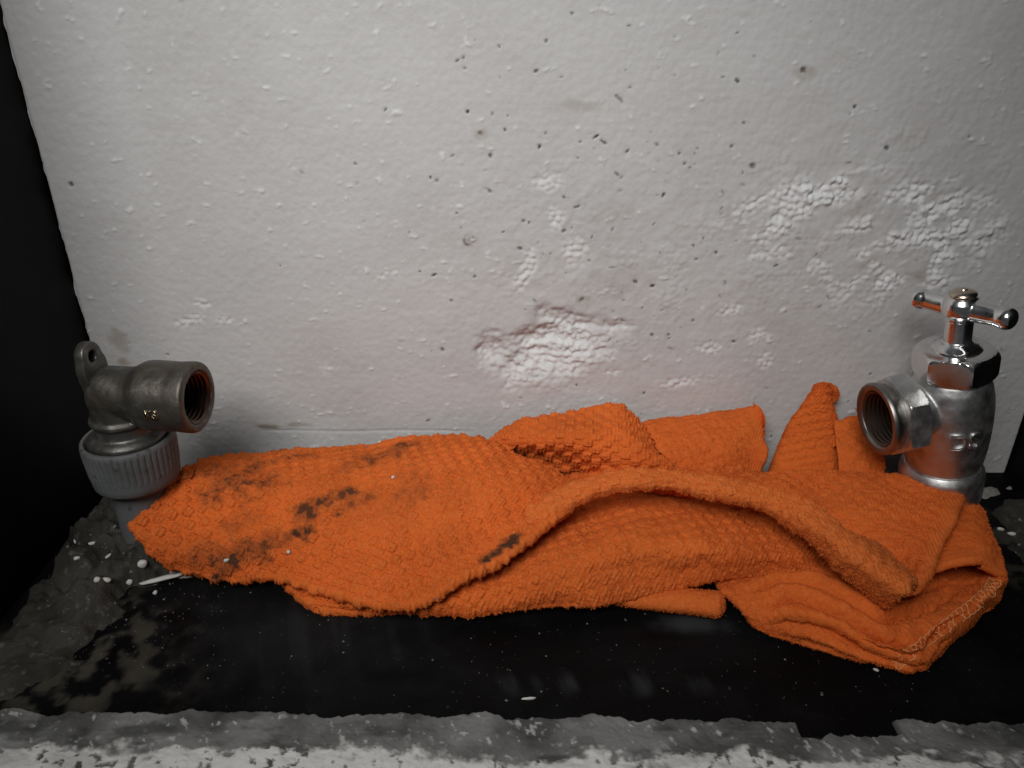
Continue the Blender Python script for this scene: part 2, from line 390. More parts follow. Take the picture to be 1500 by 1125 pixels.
# ------------------------------------------------------------------ left fitting: drop-ear elbow on a grey plastic pipe
FX, FY = -11.68, 20.2
fit = empty('pipe_elbow', (FX, FY, 0), 'tarnished grey brass elbow with a mounting ear on a ribbed grey plastic nut, left', 'pipe fitting')
b = MB(); b.lathe([(.86, -.2), (.86, 2.9)], 48); obj('pipe', b.mesh('pipe'), M_PVC, fit)
NR = 46
def rib(a, z, r):
    k = sstep(3.02, 3.2, z) * (1 - sstep(4.0, 4.06, z))
    return r + (.035 * (abs(math.sin(a * NR / 2)) ** .7) - .02) * k
b = MB()
prof = [(.87, 2.62), (1.10, 2.62), (1.20, 2.66), (1.25, 2.74), (1.27, 2.9), (1.28, 3.02), (1.285, 3.08), (1.29, 3.14), (1.295, 3.2), (1.31, 3.5), (1.33, 3.8), (1.335, 4.0), (1.34, 4.03), (1.34, 4.08), (1.33, 4.15), (1.30, 4.19), (1.22, 4.19), (1.17, 4.10), (1.14, 3.95), (.87, 3.92)]
b.lathe(prof, NR * 8, rad=rib, closed=True)
obj('ribbed_nut', b.mesh('ribbed_nut', sharp=50), M_PVC, fit, label='ribbed pale grey plastic nut')
# cast body: neck, elbow barrel and socket fused into one surface
ez = 5.62
YAW = R(-6)
H = Matrix.Translation((0, 0, ez)) @ Matrix.Rotation(YAW, 4, 'Z') @ Matrix.Rotation(R(90), 4, 'Y')       # local z -> +x
b = MB()
b.lathe([(.95, 3.7), (1.12, 3.75), (1.13, 4.25), (1.02, 4.35), (.86, 4.42), (.84, 4.75), (.93, 4.8), (.93, 4.92), (.84, 4.98), (.8, ez)], 48)
b.lathe([(.2, -.64), (.62, -.60), (.76, -.45), (.82, -.2), (.82, .5), (.85, .72), (.95, .86), (1.03, 1.02), (1.05, 1.25), (1.04, 1.7), (1.03, 2.0), (1.05, 2.15), (1.06, 2.46), (1.0, 2.54),
         (.80, 2.54), (.78, 2.44), (.78, 1.35), (.55, 1.3), (.2, 1.3)], 64, M=H)
me = b.mesh('body'); me = evaluated(me, [('REMESH', dict(mode='VOXEL', voxel_size=.0004)), ('SMOOTH', dict(factor=.5, iterations=5))])
fb = obj('body', me, M_BRASS, fit)
b = MB(); tp = []
for k in range(9):
    z = 2.5 - k * .145; tp += [(.775, z), (.70, z - .05), (.70, z - .075), (.775, z - .12)]
b.lathe(tp + [(.2, 1.32)], 64, M=H, cap=False); obj('internal_thread', b.mesh('internal_thread', sharp=30), M_THREADMETAL, fb, label='coppery worn screw thread inside the socket')
# ear plate with a hole
def ear(M):
    n = 40; out, inn = [], []
    for k in range(n):
        a = 2 * math.pi * k / n
        ring = (.44 * math.cos(a), 1.5 + .44 * math.sin(a)) if math.sin(a) >= 0 else (.54 * math.cos(a) * (1 + .12 * -math.sin(a)), 1.5 + 1.9 * math.sin(a))
        out.append(ring); inn.append((.17 * math.cos(a), 1.5 + .17 * math.sin(a)))
    v, f = [], []
    t = .15
    for xx, sc in ((-t, 1), (t, 1)):
        v += [(xx, p[0], p[1]) for p in out]; v += [(xx, p[0], p[1]) for p in inn]
    for k in range(n):
        j = (k + 1) % n
        f += [(k, j, 2 * n + j, 2 * n + k), (n + k, 3 * n + k, 3 * n + j, n + j), (k, n + k, n + j, j), (2 * n + k, 2 * n + j, 3 * n + j, 3 * n + k)]
    bb = MB(); bb.add(v, f, M); return bb
me = ear(Matrix.Translation((-.42, -.05, ez - .28)) @ Matrix.Rotation(YAW, 4, 'Z') @ Matrix.Rotation(R(-4), 4, 'Y')).mesh('mounting_ear', sharp=0)
me = evaluated(me, [('BEVEL', dict(width=.0006, segments=3, limit_method='ANGLE'))])
obj('mounting_ear', me, M_BRASS, fit)
# raised mark on the socket; its bright colour stands in for highlights
tm = text_mesh('KS', .34, .035)
for v in tm.vertices:
    x, y, z = v.co
    a = R(184) - y / 1.05             # angle round the barrel
    r = 1.045 + z * .8 + .01
    p = Vector((r * math.cos(a), r * math.sin(a), 1.62 + x))
    q = Matrix.Translation((0, 0, ez)) @ Matrix.Rotation(YAW, 4, 'Z') @ Matrix(((0, 0, 1, 0), (1, 0, 0, 0), (0, 1, 0, 0), (0, 0, 0, 1))) @ p
    v.co = q * U
obj('raised_mark', tm, M_BRIGHT, fb, label='small raised KS letters in a bright glint colour')

# ------------------------------------------------------------------ right valve
val = empty('angle_valve', (14.50, 21.5, 0), 'chrome angle valve with a tee handle and an open threaded inlet, right', 'valve')
val.rotation_euler = (0, R(-8.5), R(4))
b = MB(); b.lathe([(.82, -.1), (.82, 1.6)], 40); obj('riser_pipe', b.mesh('riser_pipe'), M_SATIN, val)
def hexr(Rc, z0, z1, ch, rot=0.0):
    def f(a, z, r):
        ap = Rc * math.cos(math.pi / 6)
        t = (a - rot) % (math.pi / 3) - math.pi / 6
        hr = ap / math.cos(t)
        return min(r, hr)
    return f
def hexnut(name, Rc, z0, z1, ch, m, M=None, rot=0.0, bore=0.0, n=144):
    prof = [(bore + .001, z0)] if bore else [(.02, z0)]
    ap = Rc * math.cos(math.pi / 6)
    prof += [(ap * .93, z0)]
    for k in range(7): t = k / 6; prof.append((ap * .95 + (Rc - ap * .95) * math.sin(t * math.pi / 2), z0 + ch * t * t + .01))
    for k in range(7): t = 1 - k / 6; prof.append((ap * .95 + (Rc - ap * .95) * math.sin(t * math.pi / 2), z1 - ch * t * t - .01))
    prof += [(ap * .93, z1), ((bore + .001) if bore else .02, z1)]
    b = MB(); b.lathe(prof, n, M=M, rad=hexr(Rc, z0, z1, ch, rot), closed=bool(bore)); return b.mesh(name, sharp=28)
b = MB(); b.lathe([(.8, 1.3), (1.22, 1.32), (1.26, 1.4), (1.27, 2.2), (1.24, 2.32), (1.12, 2.48), (.9, 2.5)], 72); obj('base_collar', b.mesh('base_collar', sharp=25), M_SATIN, val)
I4 = Matrix.Translation((0, 0, 4.62)) @ Matrix.Rotation(R(3), 4, 'Z') @ Matrix.Rotation(R(-90), 4, 'Y')     # local z -> -x
b = MB()
b.lathe([(.9, 2.4), (1.08, 2.45), (1.12, 2.6), (1.17, 2.8), (1.22, 3.2), (1.25, 3.7), (1.26, 4.2), (1.245, 4.7), (1.2, 5.1), (1.12, 5.45), (1.02, 5.68), (.9, 5.85)], 72)
b.lathe([(.7, 0), (.88, .6), (.92, 1.1), (.95, 1.4), (.5, 1.42)], 56, M=I4)
me = b.mesh('body'); me = evaluated(me, [('REMESH', dict(mode='VOXEL', voxel_size=.00042)), ('SMOOTH', dict(factor=.5, iterations=6))])
vb = obj('body', me, M_SATIN, val)
obj('inlet_hexagon', hexnut('inlet_hexagon', 1.34, 1.3, 2.0, .10, M_SATIN, M=I4, rot=R(10), bore=.88), M_SATIN, val)
b = MB()
b.lathe([(.88, 1.5), (1.05, 1.5), (1.06, 2.0), (1.10, 2.15), (1.15, 2.27), (1.16, 2.36), (1.12, 2.43), (.97, 2.43), (.88, 2.34)], 72, M=I4, closed=True)
ic = obj('inlet_collar', b.mesh('inlet_collar', sharp=60), mat('worn_collar', (.30, .285, .27), .38, 1.0, noise=[(150, 5, .5, .7, (.14, .12, .11), .8)]), val)
b = MB(); tp = []
for k in range(7):
    z = 2.36 - k * .145; tp += [(.878, z), (.81, z - .05), (.81, z - .075), (.878, z - .12)]
b.lathe(tp + [(.7, 1.45), (.02, 1.44)], 64, M=I4, cap=False); obj('internal_thread', b.mesh('internal_thread', sharp=30), mat('dark_thread', (.12, .09, .07), .4, .9), ic)
obj('bonnet_nut', hexnut('bonnet_nut', 1.2, 5.72, 6.62, .26, M_CHROME, rot=R(23)), M_CHROME, val)
b = MB(); b.lathe([(.72, 6.6), (.70, 6.68), (.62, 6.72), (.56, 6.80), (.44, 6.84), (.39, 6.9), (.38, 7.55), (.42, 7.6), (.42, 7.66), (.3, 7.72)], 56); obj('stem', b.mesh('stem'), M_CHROME, val)
han = None
b = MB(); b.lathe([(.30, 7.62), (.43, 7.66), (.5, 7.8), (.52, 7.98), (.49, 8.15), (.40, 8.28), (.34, 8.33), (.1, 8.34)], 56)
TB = Matrix.Translation((0, 0, 7.93)) @ Matrix.Rotation(R(-61), 4, 'Z') @ Matrix.Rotation(R(90), 4, 'Y')
pr = [(.02, -1.54), (.17, -1.53), (.27, -1.47), (.325, -1.37), (.335, -1.27), (.32, -1.16), (.295, -1.08), (.29, -1.0), (.30, -.8), (.33, -.4), (.35, 0)]
b.lathe(pr + [(r, -z) for r, z in reversed(pr[:-1])], 40, M=TB)
me = b.mesh('tee_handle'); me = evaluated(me, [('REMESH', dict(mode='VOXEL', voxel_size=.00022)), ('SMOOTH', dict(factor=.5, iterations=8))])
th = obj('tee_handle', me, M_CHROME, val)
b = MB(); b.lathe([(.30, 8.31), (.37, 8.34), (.385, 8.38), (.37, 8.42), (.30, 8.47), (.18, 8.51), (.12, 8.52), (.10, 8.55), (.02, 8.56)], 48); obj('handle_cap', b.mesh('handle_cap'), mat('brassy_cap', (.62, .52, .42), .25, 1.0), th)
tm = text_mesh('DS', .78, .07)
for v in tm.vertices:
    x, y, z = v.co
    a = R(262) + x / 1.25
    r = 1.245 + z * .8
    v.co = Vector((r * math.cos(a), r * math.sin(a), 3.98 + y)) * U
obj('raised_letters', tm, M_SATIN, vb, label='raised cast letters DS on the valve body')

# ------------------------------------------------------------------ mortar and ground in the corners
def lump(name, px_poly, hmax, m, seed, res=.07, label=None, cat=None, z0=0.0, rough=1.0, hfun=None):
    P = np.array([at(*p)[:2] for p in px_poly])
    x0, y0 = P.min(0) - .2; x1, y1 = P.max(0) + .2
    X, Y = np.meshgrid(np.arange(x0, x1, res), np.arange(y0, y1, res))
    inside = np.zeros(X.shape, bool); dist = np.full(X.shape, 99.0); n = len(P)
    for i in range(n):
        (ax, ay), (bx, by) = P[i], P[(i + 1) % n]
        cond = ((ay > Y) != (by > Y)) & (X < (bx - ax) * (Y - ay) / ((by - ay) if by != ay else 1e-9) + ax)
        inside ^= cond
        t = np.clip(((X - ax) * (bx - ax) + (Y - ay) * (by - ay)) / ((bx - ax) ** 2 + (by - ay) ** 2), 0, 1)
        dist = np.minimum(dist, np.hypot(X - ax - t * (bx - ax), Y - ay - t * (by - ay)))
    sd = np.where(inside, dist, -dist) + .25 * fbm(X * 1.4, Y * 1.4, seed=seed)
    env = sstep(0, .7, sd)
    hh = hmax if hfun is None else hfun(X, Y)
    rid = 1 - np.abs(fbm(X * .9, Y * .9, seed=seed + 3))
    Z = env * hh * (.45 + .4 * rid + rough * (.28 * fbm(X * 1.8, Y * 1.8, seed=seed + 5) + .10 * fbm(X * 6, Y * 6, seed=seed + 7))) - (1 - env) * .12 + z0
    me = mesh_np(name, np.stack([X, Y, Z], -1).reshape(-1, 3), grid_faces(*X.shape, flip=True))
    return obj(name, me, m, label=label, cat=cat)
lump('mortar_patch', [(150, 735), (250, 735), (262, 790), (262, 835), (235, 862), (200, 865), (175, 905), (150, 940), (120, 985), (60, 1020), (-20, 1040), (-60, 1000), (-10, 930), (40, 880), (90, 810), (120, 770)],
     .75, M_MORTAR, 300, label='crumbled brown grey mortar lying round the foot of the left pipe', cat='mortar',
     hfun=lambda X, Y: .35 + .75 * sstep(15.5, 20.5, Y))
lump('cement_collar', [(186, 778), (215, 776), (262, 815), (290, 845), (262, 852), (215, 828), (190, 805)], .85, M_PATCH, 320, res=.05, label='pale smooth cement ridge beside the grey pipe under the towel tip', cat='cement', rough=.35)
lump('cement_smear', [(1425, 706), (1492, 706), (1497, 722), (1475, 731), (1425, 733)], .25, M_PATCH, 340, res=.05, label='pale flat cement smear on the floor behind the chrome valve', cat='cement', rough=.6)
lump('dirt_heap', [(1430, 738), (1500, 722), (1560, 760), (1560, 900), (1510, 850), (1485, 830), (1470, 790)], .22, M_MORTAR, 360, label='thin dark dirt on the floor right of the towel', cat='dirt', rough=1.2)
lump('dirt_strip', [(1385, 700), (1480, 692), (1520, 700), (1500, 707), (1390, 709)], .18, M_MORTAR, 372, res=.05, label='dark grit strip along the foot of the foam panel, right', cat='dirt')

# ------------------------------------------------------------------ the towel
def cr(P, t):
    """Catmull-Rom through P (n,k,...) along axis 0 at parameters t in [0,n-1]"""
    n = len(P)
    if n == 2:
        tt = t.reshape(-1, *([1] * (P.ndim - 1))); return P[0] * (1 - tt) + P[1] * tt
    Pe = np.concatenate([[2 * P[0] - P[1]], P, [2 * P[-1] - P[-2]]])
    i = np.clip(np.floor(t).astype(int), 0, n - 2); f = (t - i).reshape(-1, *([1] * (P.ndim - 1)))
    p0, p1, p2, p3 = Pe[i], Pe[i + 1], Pe[i + 2], Pe[i + 3]
    return .5 * (2 * p1 + (p2 - p0) * f + (2 * p0 - 5 * p1 + 4 * p2 - p3) * f ** 2 + (3 * p1 - p0 - 3 * p2 + p3) * f ** 3)
def normals(G):
    du = np.gradient(G, axis=1); dv = np.gradient(G, axis=0)
    n = np.cross(dv, du); return n / (np.linalg.norm(n, axis=2, keepdims=True) + 1e-9)
def rim(G, side, r, tail=.7):
    if side in ('left', 'right'):
        return np.swapaxes(rim(np.swapaxes(G, 0, 1), {'left': 'top', 'right': 'bottom'}[side], r, tail), 0, 1) if False else _rim_cols(G, side, r, tail)
    return _rim_rows(G, side, r, tail)
def _rim_rows(G, side, r, tail, nrm=None):
    n = normals(G) if nrm is None else nrm
    if side == 'top': e, t, n = G[0], G[0] - G[6], n[2]
    else: e, t, n = G[-1], G[-1] - G[-7], n[-3]
    t = t - n * (t * n).sum(1, keepdims=True); t = t / (np.linalg.norm(t, axis=1, keepdims=True) + 1e-9)
    k = np.ones(9) / 9
    for A in (t, n):
        for j in range(3):
            pad = np.pad(A[:, j], 4, mode='edge'); A[:, j] = np.convolve(pad, k, 'valid')
    rows = []
    for a in np.linspace(12, 195, max(8, int(r * 3.3 / .045))):
        a = R(a); rows.append(e + r * math.sin(a) * t - r * (1 - math.cos(a)) * n)
    last = rows[-1]
    for s in np.linspace(.08, tail, 7): rows.append(last - t * s)
    rows = np.array(rows); rows[..., 2] = np.maximum(rows[..., 2], .02)
    return np.concatenate([rows[::-1], G]) if side == 'top' else np.concatenate([G, rows])
def _rim_cols(G, side, r, tail):
    n = normals(G)
    GT = np.swapaxes(G, 0, 1); nT = np.swapaxes(n, 0, 1)
    return np.swapaxes(_rim_rows(GT, 'top' if side == 'left' else 'bottom', r, tail, nT.copy()), 0, 1)

tow = empty('towel', tuple(at(760, 800, 0)), 'crumpled orange terry towel with dark mould stains lying across the black floor', 'towel')
SHEETS = []
def sheet(rows, rims=(), rr=.24, res=.042, alpha=0, k=.4, cell=.3, amp=1.0, wr=.10, seed=0, fade=0.0, hemzone=None, pile=1.0, wfreq=.8, worldpts=False, bumpfun=None, tail=.7):
    C = np.array([[np.array(p, float) if worldpts else at(*p) for p in row] for row in rows])
    lu = np.linalg.norm(np.diff(C, axis=1), axis=2).sum(1).max(); lv = np.linalg.norm(np.diff(C, axis=0), axis=2).sum(0).max()
    nu, nv = max(12, int(lu / res)), max(12, int(lv / res))
    G = cr(C, np.linspace(0, len(C) - 1, nv)); G = np.swapaxes(cr(np.swapaxes(G, 0, 1), np.linspace(0, C.shape[1] - 1, nu)), 0, 1)
    n = normals(G)
    G = G + n * (wr * fbm(G[..., 0] * wfreq, (G[..., 1] + G[..., 2]) * wfreq, seed=seed + 500, oct=3))[..., None]
    if bumpfun is not None:
        vv, uu = np.meshgrid(np.linspace(0, 1, nv), np.linspace(0, 1, nu), indexing='ij')
        G = G + n * bumpfun(uu, vv, G)[..., None]
    G[..., 2] = np.maximum(G[..., 2], .06)
    for s in rims:
        G = _rim_rows(G, s, rr, tail) if s in ('top', 'bottom') else _rim_cols(G, s, rr, tail)
    n = normals(G)
    x, y, z = G[..., 0], G[..., 1], G[..., 2]
    ca, sa = math.cos(R(alpha)), math.sin(R(alpha)); yy = y + k * z
    wx, wy = .10 * vnoise(x * .35, yy * .35, seed=seed + 3), .10 * vnoise(x * .35, yy * .35, seed=seed + 4)
    s_, t_ = x * ca + yy * sa + wx, -x * sa + yy * ca + wy
    chk = np.sin(math.pi * s_ / cell) * np.sin(math.pi * t_ / cell)
    block = sstep(-.12, .28, chk)
    ribs = .5 + .5 * np.cos(2 * math.pi * s_ / (cell / 2.5) + .5 * vnoise(x * 3, yy * 3, seed=seed + 8))
    loops = .5 + .5 * np.cos(2 * math.pi * t_ / .125 + 6 * vnoise(x * 2, yy * 2, seed=seed + 9))
    wear = .55 + .45 * sstep(-.5, .5, fbm(x * .45, yy * .45, seed=seed + 10, oct=2))
    d = amp * wear * (.040 * block + .052 * ribs * (.2 + .8 * block) + .018 * loops * block) + .018 * fbm(x * 9, yy * 9, z * 9, seed=seed + 11, oct=2)
    if hemzone is not None:
        vv, uu = np.meshgrid(np.linspace(0, 1, G.shape[0]), np.linspace(0, 1, G.shape[1]), indexing='ij')
        hz = hemzone(uu, vv); d = d * (1 - hz) + hz * (.02 * ribs + .01 * fbm(x * 9, yy * 9, z * 9, seed=seed + 11, oct=2))
    else: hz = np.zeros_like(x)
    G = G + n * d[..., None]
    G[..., 2] = np.maximum(G[..., 2], .015)
    SHEETS.append(dict(G=G, n=n, fade=np.full(x.shape, fade) + .12 * block * (amp > .5), hz=hz, pile=pile))
    return SHEETS[-1]

# back pieces leaning on the foam
sheet([[(930, 624, 2.4), (1000, 613, 2.6), (1060, 603, 2.8), (1107, 598, 3), (1116, 622, 2.6)],
       [(950, 645, 2.4), (1005, 635, 2.6), (1062, 626, 2.8), (1108, 622, 2.8), (1119, 640, 2.5)],
       [(975, 672, 2.2), (1015, 664, 2.3), (1065, 657, 2.4), (1105, 652, 2.4), (1120, 660, 2.3)],
       [(1000, 700, 1.6), (1030, 697, 1.6), (1070, 695, 1.6), (1100, 690, 1.6), (1110, 690, 1.6)]], ('top', 'right'), .13, alpha=-25, seed=1, amp=.5, cell=.22, wr=.13, res=.033,
      hemzone=lambda u, v: sstep(.55, .7, u))                                                            # B flat band
sheet([[(1222, 622, 2.7), (1245, 615, 2.8), (1268, 611, 2.9), (1280, 625, 2.7)],
       [(1225, 655, 2.3), (1250, 650, 2.4), (1275, 645, 2.4), (1287, 655, 2.3)],
       [(1230, 700, 1.6), (1255, 700, 1.6), (1280, 698, 1.6), (1293, 698, 1.6)]], ('top', 'right'), .16, seed=2, amp=.5, wr=.10, alpha=4, res=.035)                 # D
def wp(rows): return [[at_y(*p) for p in r] for r in rows]
sheet(wp([[(1194, 563, 24.25), (1198, 561, 24.08), (1205, 559, 24.02), (1212, 561, 24.0), (1216, 564, 24.25)],
          [(1176, 590, 24.25), (1180, 589, 23.95), (1200, 586, 23.78), (1217, 588, 23.8), (1220, 590, 24.25)],
          [(1155, 622, 24.25), (1159, 621, 23.85), (1195, 618, 23.62), (1225, 621, 23.65), (1228, 624, 24.25)],
          [(1140, 655, 24.1), (1144, 655, 23.6), (1192, 655, 23.3), (1233, 655, 23.4), (1237, 657, 24.1)],
          [(1120, 705, 23.6), (1125, 705, 23.1), (1188, 705, 22.8), (1241, 705, 22.9), (1246, 705, 23.6)]]), (), seed=3, amp=.42, wr=.03, alpha=-30, cell=.3, worldpts=True, res=.035, k=1.2)     # C peak
sheet([[(722, 645, 2.1), (760, 618, 2.6), (830, 605, 3.0), (900, 590, 3.3), (925, 602, 3.0), (945, 628, 2.6)],
       [(740, 655, 2.0), (775, 645, 2.6), (835, 636, 3.0), (905, 628, 3.1), (935, 640, 2.9), (962, 655, 2.5)],
       [(775, 667, 1.7), (810, 664, 2.1), (860, 666, 2.4), (920, 668, 2.5), (955, 674, 2.4), (985, 684, 2.2)],
       [(810, 690, 1.3), (850, 690, 1.5), (890, 693, 1.7), (940, 695, 1.8), (975, 700, 1.8), (1005, 705, 1.7)]], ('top', 'right', 'left'), .14, seed=5, amp=1.15, wr=.11, k=1.2, alpha=-4, res=.0255, cell=.31, pile=.4)   # A
# a low filler under the fold, so no daylight passes below the layers
sheet([[(740, 690, 1.0), (900, 690, 1.0), (1060, 692, 1.0), (1220, 696, 1.0), (1340, 704, 1.0)],
       [(740, 730, .8), (900, 730, .8), (1060, 740, .8), (1220, 750, .8), (1340, 760, .8)],
       [(760, 800, .3), (900, 790, .3), (1060, 800, .3), (1220, 820, .3), (1330, 830, .3)]], (), .2, seed=6, amp=.6, wr=.1, res=.08, pile=.2)
# J upper layer of the right hand loop
sheet([[(1385, 712, 1.5), (1410, 711, 1.6), (1424, 714, 1.5), (1430, 722, 1.3)],
       [(1360, 760, 1.3), (1400, 758, 1.5), (1432, 758, 1.5), (1447, 765, 1.1)],
       [(1335, 808, 1.1), (1395, 796, 1.5), (1440, 792, 1.6), (1461, 803, 1.1)],
       [(1320, 845, .8), (1385, 822, 1.4), (1438, 815, 1.7), (1472, 838, 1.2)]], ('right', 'bottom'), .13, seed=7, amp=.35, wr=.07, cell=.35, alpha=20, hemzone=lambda u, v: sstep(.62, .72, v))
# I lower front piece with crumpled ridges
def crumple(u, v, G):
    x, y = G[..., 0], G[..., 1]
    q = v * 4.8 + .35 * np.sin(u * 7 + .6) + .5 * fbm(x * .5, y * .5, seed=88, oct=2)
    ridge = (np.abs(np.sin(q * math.pi)) ** .6 - .6)
    return .5 * ridge * sstep(.02, .2, u) * (1 - sstep(.55, .72, u)) * sstep(.05, .25, v) * (1 - sstep(.85, 1, v))
LOWER = sheet([[(1040, 832, .5), (1120, 815, .6), (1200, 815, .7), (1280, 820, .6), (1350, 815, .3), (1410, 800, .3), (1440, 800, .3), (1455, 805, .3)],
       [(1055, 850, .6), (1120, 838, .9), (1200, 838, 1.0), (1280, 855, .8), (1350, 860, .5), (1410, 836, .4), (1450, 830, .6), (1468, 832, .5)],
       [(1062, 862, .8), (1135, 852, 1.1), (1215, 860, 1.1), (1285, 880, .9), (1350, 880, .5), (1415, 850, .4), (1462, 840, .9), (1474, 842, .4)],
       [(1078, 880, .7), (1150, 878, 1.0), (1225, 890, 1.0), (1290, 905, .9), (1350, 905, .7), (1415, 873, .8), (1468, 850, 1.1), (1477, 850, .5)],
       [(1096, 902, .5), (1165, 905, .8), (1235, 918, .85), (1295, 934, .8), (1350, 936, .8), (1410, 900, .9), (1466, 864, .95), (1475, 864, .3)],
       [(1112, 920, .25), (1180, 930, .4), (1245, 946, .45), (1300, 962, .5), (1345, 966, .55), (1402, 925, .6), (1458, 882, .6), (1466, 884, .1)],
       [(1128, 930, .12), (1190, 947, .12), (1255, 963, .15), (1305, 976, .2), (1340, 980, .22), (1395, 942, .2), (1444, 897, .2), (1449, 896, .08)]], ('left', 'bottom'), .13, seed=8, amp=.35, wr=.10, bumpfun=crumple, cell=.4, alpha=30, res=.038,
      hemzone=lambda u, v: sstep(.60, .70, u) * sstep(.45, .55, v))
# G small rolled end
def tube(pts, rad, seed, flat=.8, amp=.3, n=70):
    P = cr(np.array([at(p[0], p[1], p[2]) for p in pts]), np.linspace(0, len(pts) - 1, 110)); rr = np.interp(np.linspace(0, 1, 110), np.linspace(0, 1, len(rad)), rad)
    T = np.gradient(P, axis=0); T /= np.linalg.norm(T, axis=1, keepdims=True)
    S = np.cross(T, [0, 0, 1]); S /= np.linalg.norm(S, axis=1, keepdims=True); N = np.cross(S, T)
    e = np.clip((np.arange(110) - 92) / 17, 0, 1); rr = rr * np.sqrt(np.clip(1 - e ** 2, .004, 1))
    a = np.linspace(0, 2 * math.pi, n)
    G = P[:, None] + rr[:, None, None] * (np.cos(a)[None, :, None] * S[:, None] + flat * np.sin(a)[None, :, None] * N[:, None])
    nn = normals(G); c = G - P[:, None]; nn *= np.sign((nn * c).sum(2, keepdims=True))
    x, y, z = G[..., 0], G[..., 1], G[..., 2]
    G = G + nn * (amp * (.05 * fbm(x * 5, y * 5, z * 5, seed=seed, oct=3) + .015 * np.cos(2 * math.pi * x / .16)))[..., None]
    G[..., 2] = np.maximum(G[..., 2], .01)
    SHEETS.append(dict(G=G, n=nn, fade=np.full(x.shape, .1), hz=np.zeros_like(x), pile=.8))
tube([(870, 872, .35), (940, 877, .36), (1000, 880, .38), (1040, 884, .38), (1062, 888, .38)], [.2, .34, .40, .42, .42], 9)
tube([(1200, 566, 3.8), (1212, 564, 3.85), (1222, 570, 3.75), (1224, 580, 3.5), (1218, 590, 3.3)], [.05, .08, .13, .12, .05], 14)
# F under layer towards the front
sheet([[(415, 838, .25), (520, 850, .4), (620, 845, .7), (720, 790, .9), (800, 748, 1.1), (870, 712, 1.2), (960, 706, 1.3), (1060, 730, 1.3), (1150, 760, 1.1), (1215, 800, 1.0), (1260, 830, .4)],
       [(420, 852, .25), (510, 876, .35), (640, 872, .7), (740, 825, 1.1), (830, 780, 1.5), (910, 752, 1.75), (1000, 752, 1.85), (1080, 768, 1.7), (1150, 788, 1.4), (1205, 812, .9), (1255, 838, .4)],
       [(432, 866, .25), (520, 888, .3), (650, 885, .65), (760, 852, 1.2), (860, 815, 1.7), (940, 800, 1.9), (1020, 800, 1.9), (1090, 805, 1.7), (1150, 812, 1.4), (1195, 822, 1.0), (1250, 845, .4)],
       [(446, 880, .2), (540, 894, .25), (660, 894, .45), (770, 878, .8), (870, 856, 1.1), (950, 842, 1.2), (1030, 834, 1.2), (1090, 828, 1.2), (1145, 827, 1.1), (1185, 831, 1.0), (1240, 850, .4)],
       [(468, 892, .2), (560, 898, .2), (670, 898, .3), (780, 892, .45), (880, 882, .55), (960, 866, .7), (1035, 850, .85), (1090, 842, .9), (1140, 836, .95), (1180, 836, .95), (1235, 855, .4)]], ('bottom', 'left'), .15, seed=10, amp=.75, alpha=-32, wr=.09, fade=.0, res=.028, cell=.28, pile=.5)
# H upper right flap with a plain hem along its slanting edge
sheet([[(830, 692, 1.1), (950, 687, 1.9), (1060, 688, 2.0), (1180, 690, 2.0), (1290, 695, 2.0), (1370, 703, 2.0), (1416, 711, 1.9)],
       [(830, 698, 1.1), (950, 694, 2.0), (1060, 700, 2.0), (1180, 712, 1.85), (1290, 722, 2.0), (1360, 735, 2.05), (1398, 746, 2.0)],
       [(830, 705, 1.1), (950, 702, 2.0), (1060, 718, 1.9), (1180, 738, 1.75), (1285, 765, 1.8), (1345, 780, 2.0), (1378, 790, 2.0)],
       [(830, 712, 1.1), (950, 712, 1.9), (1060, 740, 1.7), (1190, 775, 1.4), (1290, 815, 1.5), (1335, 825, 1.8), (1360, 830, 1.9)],
       [(830, 720, 1.0), (950, 722, 1.7), (1060, 760, 1.4), (1200, 815, .9), (1290, 855, 1.2), (1322, 860, 1.5), (1340, 860, 1.6)]], ('top', 'right', 'bottom'), .15, seed=11, amp=.7, alpha=-8, wr=.12, res=.033,
      hemzone=lambda u, v: sstep(.86, .9, u))
# R rolled ridge and lobe
RR = [[(770, 754, 1.4), (862, 708, 1.6), (960, 697, 1.7), (1050, 710, 1.7), (1130, 726, 1.6), (1206, 750, 1.5), (1278, 788, 1.3), (1342, 840, 1.2)],
       [(768, 750, 2.1), (862, 700, 2.8), (960, 689, 3.1), (1050, 702, 3.05), (1130, 719, 2.9), (1200, 748, 2.9), (1262, 793, 2.8), (1332, 850, 2.3)],
       [(772, 764, 2.2), (864, 710, 3.0), (960, 698, 3.3), (1050, 713, 3.25), (1128, 731, 3.1), (1190, 764, 3.05), (1245, 812, 2.9), (1318, 864, 2.3)],
       [(780, 772, 2.1), (868, 722, 2.9), (960, 709, 3.15), (1050, 726, 3.05), (1122, 743, 2.9), (1182, 778, 2.75), (1232, 828, 2.4), (1302, 876, 1.8)],
       [(788, 776, 2.0), (870, 729, 2.7), (960, 715, 2.95), (1050, 732, 2.85), (1120, 750, 2.65), (1178, 787, 2.4), (1226, 837, 1.9), (1292, 884, 1.3)]]
RW = [[at(*p) for p in r] for r in RR]
for q in range(6): RW[0][q] = RW[1][q] + np.array([0, .22, -1.0])
sheet(RW, ('bottom', 'right'), .2, seed=12, worldpts=True, tail=.1, amp=.7, alpha=12, wr=.06, fade=.28, res=.033, pile=.6)
